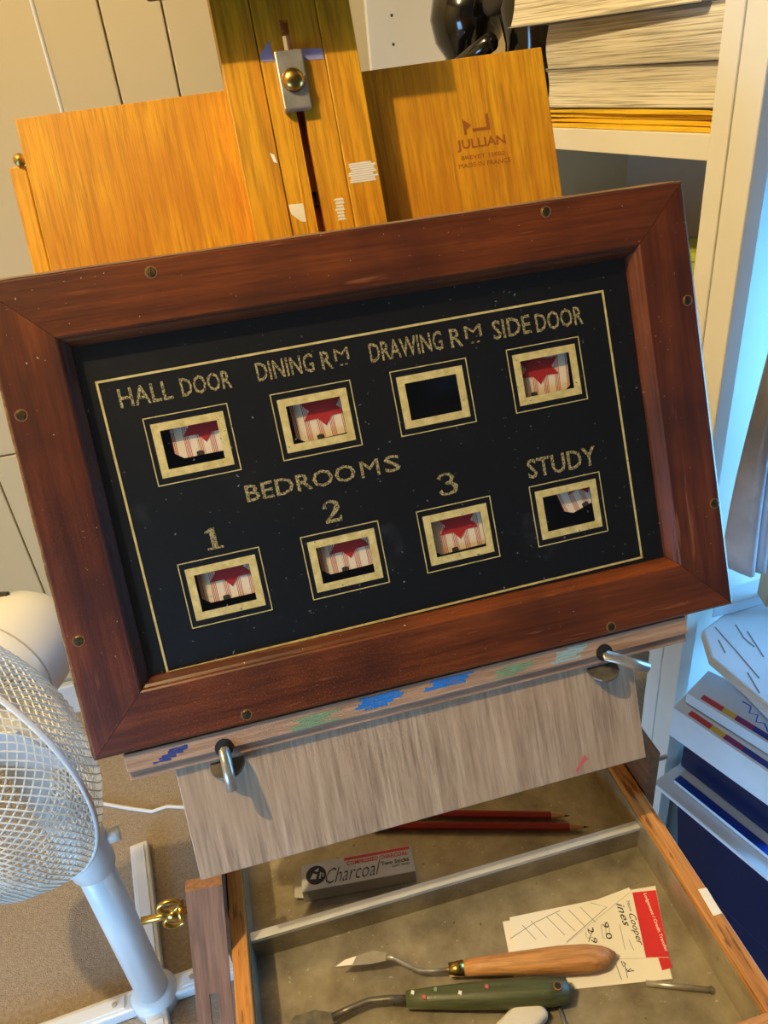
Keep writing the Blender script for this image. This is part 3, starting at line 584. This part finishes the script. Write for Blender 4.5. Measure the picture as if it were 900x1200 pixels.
# ---------------------------------------------------------------- pedestal fan
az = math.radians(242.2); A = Vector((math.cos(az), math.sin(az), 0)); G = Vector((-.388, .642, .659)); FR = .1886
PB = Vector((-.3185, .7235, 0))
fan = thing('pedestal_fan', 'white pedestal fan with wire mesh guard and cross feet on the carpet', 'fan', T(*PB)); FI = T(*(-PB))
FM = FI @ basis(G, A.cross(Vector((0, 0, 1))), Vector((0, 0, 1)), -A) @ Matrix.Scale(-1, 4, (0, 0, 1)) if False else FI @ basis(G, Vector((0, 0, 1)).cross(A), Vector((0, 0, 1)), A)
def guard(front):
    prof = [(.030, .080), (.060, .078), (.100, .071), (.135, .058), (.162, .040), (.180, .018), (FR, .0)] if front else [(.040, -.100), (.075, -.098), (.110, -.090), (.140, -.074), (.164, -.050), (.180, -.024), (FR, 0)]
    def at_t(t_):
        s = t_ * (len(prof) - 1); i = min(int(s), len(prof) - 2); q = s - i
        return prof[i][0] + (prof[i + 1][0] - prof[i][0]) * q, prof[i][1] + (prof[i + 1][1] - prof[i][1]) * q
    def f(b):
        nw, ns = 88, 18
        for fam in (-1, 1):
            for w in range(nw):
                th0 = w * 2 * math.pi / nw; pts = []
                for s in range(ns + 1):
                    t_ = s / ns; r_, z_ = at_t(t_); th = th0 + fam * 1.15 * (1 - t_) ** 1.0
                    pts.append((r_ * math.cos(th), r_ * math.sin(th), z_ + (.0006 * fam)))
                tube(b, pts, .00085, 4, False)
        for r_, z_ in (prof[0],):
            rings(b, [[((r_ + .0018 * math.cos(k * math.pi / 3)) * math.cos(q * math.pi / 24), (r_ + .0018 * math.cos(k * math.pi / 3)) * math.sin(q * math.pi / 24), z_ + .0018 * math.sin(k * math.pi / 3)) for k in range(6)] for q in range(48)], False, True)
    return part('front_guard' if front else 'rear_guard', 'fan_wire', fan, f, FM)
guard(True); guard(False)
part('guard_rim', 'fan_white', fan, lambda b: rings(b, [[((FR + .0024 * math.cos(k * math.pi / 4)) * math.cos(q * math.pi / 36), (FR + .0024 * math.cos(k * math.pi / 4)) * math.sin(q * math.pi / 36), .0032 * math.sin(k * math.pi / 4)) for k in range(8)] for q in range(72)], False, True), FM, smooth=True)
part('front_cap', 'fan_white', fan, lambda b: lathe(b, [(.0001, .074), (.034, .076), (.033, .084), (.022, .089), (.0001, .091)], 28), FM, smooth=True)
for k in range(3):
    def blade(b):
        loops = []
        for i in range(9):
            t_ = i / 8; r_ = .03 + .125 * t_; wd = .045 + .055 * math.sin(math.pi * min(1, t_ * .62 + .18)); tw = math.radians(34 - 16 * t_)
            c_ = Vector((r_, 0, 0)); e = Vector((0, math.cos(tw), math.sin(tw))); nn = Vector((0, -math.sin(tw), math.cos(tw)))
            loops.append([c_ + e * wd * .5 * s_ + nn * .0012 * h_ for s_, h_ in ((-1, -1), (1, -1), (1, 1), (-1, 1))])
        rings(b, loops)
    part('blade', 'fan_white', fan, blade, FM @ Matrix.Rotation(k * 2 * math.pi / 3 + .3, 4, 'Z') @ T(0, 0, -.015))
part('hub', 'fan_white', fan, lambda b: lathe(b, [(.0001, .018), (.026, .014), (.032, 0), (.032, -.045), (.0001, -.045)], 24), FM, smooth=True)
hs = part('motor_housing', 'fan_white', fan, lambda b: lathe(b, [(.0001, -.232), (.018, -.231), (.038, -.222), (.054, -.205), (.063, -.182), (.067, -.155), (.067, -.125), (.062, -.104), (.0001, -.104)], 36, T(-.004, .028, .0)), FM, smooth=True)
part('vent_slot', 'fan_dark', hs, lambda b: tube(b, [(-.026, .0890, -.185), (-.012, .0900, -.186)], .0035, 8))
part('housing_seam', 'card_grey', hs, lambda b: rings(b, [[(-.004 + r_ * math.cos(q * math.pi / 18), .028 + r_ * math.sin(q * math.pi / 18), z_) for q in range(36)] for r_, z_ in ((.066, -.128), (.0676, -.128), (.0676, -.126), (.066, -.126))], False, True))
part('neck', 'fan_white', fan, lambda b: (tube(b, [(0, 0, .40), (-.004, .004, .50), (-.008, .012, .585), (-.010, .018, .640)], [.026, .034, .040, .036], 18)), smooth=True)
part('pole', 'fan_white', fan, lambda b: tube(b, [(0, 0, .010), (0, 0, .40)], .0245, 24), smooth=True)
part('collar', 'fan_white', fan, lambda b: lathe(b, [(.0245, .345), (.0295, .350), (.0310, .375), (.0310, .410), (.0270, .418), (.0001, .418)], 24), smooth=True)
part('height_knob', 'fan_white', fan, lambda b: tube(b, [(.028, .004, .395), (.046, .006, .395)], .010, 14), smooth=True)
part('base_hub', 'fan_white', fan, lambda b: lathe(b, [(.036, .0), (.036, .024), (.032, .032), (.027, .036), (.0001, .036)], 28), smooth=True)
for ang, L in ((4, .31), (184, .31), (97, .29), (277, .29)):
    ft = part('foot', 'fan_white', fan, lambda b: (box(b, .03, L, -.0165, .0165, .002, .024)), Matrix.Rotation(math.radians(ang), 4, 'Z'), bevel=.003)
    part('foot_ridge', 'fan_white', ft, lambda b: box(b, .045, L - .008, -.0100, .0100, .0235, .0265), bevel=.001)
    part('foot_screw', 'steel', ft, lambda b: lathe(b, [(.0001, 0), (.0042, 0), (.0038, .0022), (.0001, .003)], 12, T(.060, 0, .0266)))
cp = [at(60, 935, .004), at(100, 938, .004), at(122, 942, .004), at(150, 947, .004), at(178, 951, .004), at(196, 945, .004), at(215, 946, .004), at(240, 953, .004), at(300, 960, .004)]
tag(part('power_cord', 'fan_white', None, lambda b: tube(b, cp, .0038, 8), smooth=True), 'white power cord lying on the carpet behind the fan', 'cord')

# ---------------------------------------------------------------- cupboard on the right
an = math.radians(11.7); U = Vector((-math.sin(an), math.cos(an), 0)); Wd = Vector((math.cos(an), math.sin(an), 0))
CM = basis((.499, .70, 0), Wd, U, Vector((0, 0, 1)))   # x into the cupboard, y along its front away from the camera
cup = thing('cupboard', 'white built in cupboard with open shelves and slim front posts', 'cupboard', CM)
FU = .745; ZS = 1.158; DP = .48
part('side_panel', 'cup_white', cup, lambda b: box(b, -.02, DP, FU, FU + .010, 0, 2.2))
part('back_panel', 'cup_inside', cup, lambda b: box(b, DP, DP + .008, -.018, FU + .010, 0, 2.2))
part('shelf', 'cup_white', cup, lambda b: box(b, .0, DP, .002, FU, ZS - .024, ZS), bevel=.001)
part('shelf', 'cup_inside', cup, lambda b: box(b, .06, DP, .002, FU, .90, .918))
part('shelf', 'cup_inside', cup, lambda b: box(b, .06, DP, .002, FU, .42, .438))
part('partition', 'cup_white', cup, lambda b: box(b, .002, DP, -.018, -.002, 0, 2.2))
part('post', 'cup_white', cup, lambda b: box(b, -.020, .001, -.0225, .0, 0, 2.2), bevel=.0015)
part('door_edge', 'cup_white', cup, lambda b: box(b, -.022, .0, -.0560, -.0262, 0, 2.2), bevel=.0015)
part('post_rebate', 'skirting', cup, lambda b: box(b, -.012, .0, -.0262, -.0225, 0, 2.2))
for px, py in ((459, 18), (461, 52)):
    p = CM.inverted() @ at_plane(px, py, CM @ Vector((0, FU - .0001, 0)), U)
    part('shelf_hole', 'hole_dark', cup, lambda b: lathe(b, [(.0001, 0), (.0024, 0), (.0024, .0006), (.0001, .0006)], 12, T(p.x, FU, p.z) @ Matrix.Rotation(math.pi / 2, 4, 'X')))
# books and envelopes lying on the shelf
def cupm(x, y, z, a=0): return CM @ T(x, y, z) @ Matrix.Rotation(math.radians(a), 4, 'Z')
z = ZS + .0003
for i in range(4):
    L = .300 - .006 * (i % 2); o = thing('yellow_envelope', ('lowest', 'second lowest', 'second highest', 'topmost')[i] + ' yellow padded envelope under the thick books on the shelf', 'envelope', cupm(.004 + .003 * (i % 3), .002 + .004 * (i % 2), z, (.6, -.8, .3, -.4)[i]), 'envelopes under the books')
    part('pouch', 'envelope_yellow', o, lambda b: rings(b, [[(.002 * (k % 2) , y_, .0002 + h_ * .5 - .5 * h_), (.21, y_, 0), (.21, y_, h_), (.0015, y_, h_)] for k, (y_, h_) in enumerate(((.004, .0028), (.03, .0042), (.12, .0046), (.22, .0042), (L, .0030)))]))
    part('flap', 'envelope_yellow', o, lambda b: box(b, .06, .206, .006, .010, .0043, .0048))
    z += .0051
def book(label, m, L, D_, H_, curve, cover):
    o = thing('thick_book', label, 'book', m, 'thick books on the shelf')
    def blk(b):
        loops = []
        for k in range(7):
            t_ = k / 6; bow = curve * math.sin(t_ * math.pi) ; zz = .0012 + t_ * (H_ - .0024)
            loops.append([(bow, .0, zz), (D_, 0, zz), (D_, L, zz), (bow, L, zz)])
        rings(b, loops)
    part('pages', 'page_edges', o, blk)
    part('cover', cover, o, lambda b: (box(b, -.002, D_ + .001, -.001, L + .003, 0, .0012)))
    part('cover', cover, o, lambda b: (box(b, -.001, D_ + .001, -.001, L + .002, H_ - .0012, H_)))
    return o
book('thick paperback directly on top of the yellow envelopes', cupm(.010, .006, z + .0008, .8), .285, .20, .040, .003, 'cover_grey'); z += .0416
book('thick paperback in the middle of the shelf stack', cupm(.006, -.000 + .004, z, -.6), .290, .21, .047, -.004, 'cover_grey'); z += .0474
book('thick paperback topmost on the shelf stack with flared page edges', cupm(-.006, .040, z, 3.0), .290, .21, .055, .006, 'cover_grey')
# black glossy object
Pk = CM.inverted() @ at_plane(548, 20, CM @ Vector((.065, 0, 0)), Wd)
bo = thing('black_ornament', 'glossy black rounded object on the upper shelf left of the thick books', 'ornament', cupm(.065, Pk.y, ZS + .0005))
zz = Pk.z - ZS
part('round_body', 'gloss_black', bo, lambda b: lathe(b, [(.0001, 0), (.030, 0), (.034, .006), (.036, zz - .050), (.050, zz - .030), (.0565, zz), (.051, zz + .028), (.034, zz + .046), (.0001, zz + .054)], 36), smooth=True)
part('side_lobe', 'gloss_black', bo, lambda b: lathe(b, [(.0001, 0), (.040, 0), (.046, .02), (.044, zz - .04), (.054, zz + .0), (.050, zz + .03), (.03, zz + .05), (.0001, zz + .055)], 32, T(.02, -.15, 0)), smooth=True)
part('lobe_face', 'dull_black', bo, lambda b: lathe(b, [(.0001, 0), (.032, 0), (.036, .012), (.028, .018), (.0001, .019)], 28, T(-.010, -.118, zz + .022) @ Matrix.Rotation(-math.pi / 2 + .4, 4, 'Y')), smooth=True)
part('bar', 'gloss_black', bo, lambda b: tube(b, [(-.055, .05, .012), (-.062, .01, .040), (-.062, -.06, .070), (-.055, -.15, .098)], [.012, .011, .011, .012], 12), smooth=True)
part('bar', 'dull_black', bo, lambda b: tube(b, [(-.05, .04, .017), (-.06, -.06, .030), (-.05, -.19, .060)], .016, 12), smooth=True)
part('highlight_stud', 'steel', bo, lambda b: tube(b, [(-.072, -.118, .066), (-.074, -.120, .080)], .006, 12), smooth=True)  # steel stud added for a small highlight on the black object
# yellow green pot on the lower shelf
yp = CM.inverted() @ at_plane(826, 322, CM @ Vector((.14, 0, 0)), Wd)
yo = thing('lime_tub', 'yellow green tub inside the cupboard behind the board corner', 'tub', cupm(.16, yp.y + .02, .9185))
part('tub_body', 'lime', yo, lambda b: lathe(b, [(.0001, 0), (.034, 0), (.040, .085), (.0001, .085)], 24), smooth=False); part('tub_rim', 'lime', yo, lambda b: lathe(b, [(.040, .078), (.043, .078), (.043, .088), (.0001, .088)], 24))

# ---------------------------------------------------------------- things heaped at the right
ta = math.radians(18.3); U2 = Vector((-math.sin(ta), math.cos(ta), 0)); W2 = Vector((math.cos(ta), math.sin(ta), 0))
TZ = .372
c0 = at(773, 911, TZ)
TM = basis((c0.x, c0.y, 0), W2, -U2, Vector((0, 0, -1))); TM = basis((c0.x, c0.y, 0) , W2, U2, Vector((0, 0, 1)))
tub = thing('storage_tub', 'dark navy plastic storage tub with blue lid beside the easel drawer', 'storage tub', TM)
part('tub_body', 'navy_plastic', tub, lambda b: rings(b, [[(.025 + i_ , -.385 + i_, z_), (.30 - i_, -.385 + i_, z_), (.30 - i_, -.012 - i_, z_), (.025 + i_, -.012 - i_, z_)] for z_, i_ in ((.001, .035), (.02, .030), (.16, .018), (.165, .012), (.330, .0))]), bevel=.01, seg=3)
lidp = part('tub_lid', 'blue_lid', tub, lambda b: (box(b, .010, .315, -.400, .0, .330, .346)), bevel=.004)
part('lid_rim', 'paper_cool', lidp, lambda b: (box(b, .0, .325, -.410, .010, .346, .352)), bevel=.002)
part('painted_highlight', 'card_grey', tub, lambda b: rings(b, [[(.045 - .004 * math.sin(k * math.pi / 8) + q_[0], -.36 + k * .035, .11 - .05 * math.sin(k * math.pi / 8) + q_[1]) for q_ in ((0, 0), (.012, 0), (.012, .014), (0, .014))] for k in range(9)]))  # curved highlight on the tub wall, built as a pale grey band
p0 = lambda x, y, zz_: (lambda v: (v.x, v.y))(TM.inverted() @ at(x, y, zz_))
sh = thing('printed_leaflet', 'leaflet printed with small text lying on the navy tub lid', 'leaflet', TM)
zs = .3532
part('sheet', 'paper_cool', sh, lambda b: prism(b, [(.022, -.008), (.022, -.300), (.235, -.300), (.235, -.008)], zs, zs + .006))
part('blue_spine', 'blue_lid', sh, lambda b: box(b, .0215, .034, -.300, -.008, zs + .006, zs + .0066))
rnd = random.Random(4)
def lines(b):
    for i in range(13):
        box(b, .060 + i * .0055, .0625 + i * .0055, -.150 + .010 * rnd.random(), -.040, zs + .006, zs + .0062)
    for i in range(8): box(b, .150 + i * .006, .1525 + i * .006, -.285, -.17 + .03 * rnd.random(), zs + .006, zs + .0062)
part('printed_lines', 'ink_grey', sh, lines)
part('printed_block', 'ink_purple', sh, lambda b: box(b, .075, .125, -.26, -.185, zs + .006, zs + .0062))
part('printed_crest', 'ink_blue', sh, lambda b: lathe(b, [(.0001, 0), (.008, 0), (.008, .0002), (.0001, .0002)], 14, T(.165, -.045, zs + .006)))
# reports with coloured spine bars
def rep(px, ztop, th, label, group=None):
    o = thing('report', label, 'report', None, 'reports with coloured spines')
    P = [at(x, y, ztop) for x, y in px]
    part('block', 'paper_cool', o, lambda b: prism(b, [(p.x, p.y) for p in P], ztop - th, ztop))
    a, b2, c2 = P[0], P[1], P[2]; d = (b2 - a); n = (c2 - b2).normalized()
    for s0, s1, m in ((.12, .32, 'ink_red'), (.32, .44, 'ink_yellow'), (.44, .60, 'ink_purple'), (.60, .98, 'ink_blue')):
        q = [a + d * s0 + n * .004, a + d * s1 + n * .004, a + d * s1 + n * .013, a + d * s0 + n * .013]
        part('colour_bar', m, o, lambda b: prism(b, [(p.x, p.y) for p in q], ztop, ztop + .0003))
    return o
rep([(789, 829), (925, 922), (965, 880), (820, 797)], .505, .050, 'white report with thin coloured spine bars, lower of the pair')
rep([(805, 812), (935, 893), (965, 850), (830, 786)], .523, .016, 'white report with broad coloured spine bars, upper of the pair')
Bf = [at(x, y, .454) for x, y in ((806, 842), (930, 932), (975, 890), (838, 806))]
bf = part('shade_filler', 'navy_plastic', None, lambda b: prism(b, [(p.x, p.y) for p in Bf], .3605, .4540), bevel=.002)  # dark block added for the shadow gap under the overhanging reports
tag(bf, 'dark block added for the shaded gap under the white reports on the navy tub', 'filler block')
e1 = thing('paper_wallet', 'large pale paper wallet with pencilled lines on top of the reports', 'wallet', None)
WZ = .604
P = [at(x, y, WZ) for x, y in ((822, 738), (832, 770), (935, 858), (990, 800), (905, 676))]
part('cover', 'paper_cool', e1, lambda b: prism(b, [(p.x, p.y) for p in P], WZ - .014, WZ), bevel=.004, seg=3)
P2 = [at(x, y, .589) for x, y in ((860, 742), (872, 760), (945, 830), (985, 800), (905, 700))]
part('contents', 'paper_cool', e1, lambda b: prism(b, [(p.x, p.y) for p in P2], .5245, .5895))
def sc(b):
    for q in ([(838, 735), (862, 762), (890, 795)], [(862, 732), (872, 748), (884, 758)], [(876, 740), (895, 770)], [(876, 788), (890, 812)], [(842, 750), (850, 765)]):
        ribbon(b, [(at(x, y, WZ).x, at(x, y, WZ).y) for x, y in q], .0014, WZ + .0001, .0003)
part('pencil_marks', 'ink_grey', e1, sc)
part('signature', 'ink_blue', e1, lambda b: ribbon(b, [(at(x, y, WZ).x, at(x, y, WZ).y) for x, y in ((870, 822), (880, 828), (878, 836), (888, 838), (886, 846), (896, 848), (900, 858))], .0018, WZ + .0001, .0003))
Q = [at(x, y, .622) for x, y in ((836, 712), (862, 706), (962, 676), (905, 672), (850, 690))]
part_o = part('paper_stack', 'paper_cool', None, lambda b: prism(b, [(p.x, p.y) for p in Q], .6045, .622), bevel=.002)
tag(part_o, 'thin stack of blank white paper on the paper wallet', 'paper stack')
cbx = at(872, 668, .63)
pb = thing('cardboard_box', 'small peach cardboard box on the thin paper stack', 'box', T(cbx.x, cbx.y - .01, .6225) @ Matrix.Rotation(-.3, 4, 'Z'))
part('carton', 'peach_card', pb, lambda b: box(b, 0, .10, -.06, -.030, 0, .085), bevel=.002); part('lid_flap', 'peach_card', pb, lambda b: box(b, 0, .10, -.06, -.045, .0855, .088))
# dust sheet hanging in folds from the near bay
def drape(b):
    nu, nv = 60, 30; vs = []
    for j in range(nv + 1):
        t_ = j / nv; row = []
        for i in range(nu + 1):
            s = i / nu
            x = -.010 + .17 * s + .012 * t_ * math.sin(5 * t_)
            y = -.088 - .03 * s - .014 * t_ * (1 + math.sin(s * 9)) + .008 * math.sin(s * 66 + 1.2 * t_) + .007 * math.sin(s * 25 - 3 * t_) + .006 * t_ * math.sin(s * 14 + 9 * t_)
            row.append(b.verts.new((x, y, 1.55 - .83 * t_)))
        vs.append(row)
    for j in range(nv):
        for i in range(nu): b.faces.new((vs[j][i], vs[j][i + 1], vs[j + 1][i + 1], vs[j + 1][i]))
ds_ = part('dust_sheet', 'dust_sheet', None, drape, CM, smooth=True)
sm = ds_.modifiers.new('thick', 'SOLIDIFY'); sm.thickness = .002
tag(ds_, 'crumpled grey plastic dust sheet hanging in the near cupboard bay', 'dust sheet')
# put the origin of things laid out in room coordinates at their own base
for o in [o for o in COL.objects if o.type == 'EMPTY' and o.parent is None and o.location.length < 1e-9]:
    pts = [c.matrix_basis @ v.co for c in o.children for v in c.data.vertices]
    base = Vector((sum(p.x for p in pts) / len(pts), sum(p.y for p in pts) / len(pts), min(p.z for p in pts)))
    o.location = base
    for c in o.children: c.matrix_basis = T(*(-base)) @ c.matrix_basis
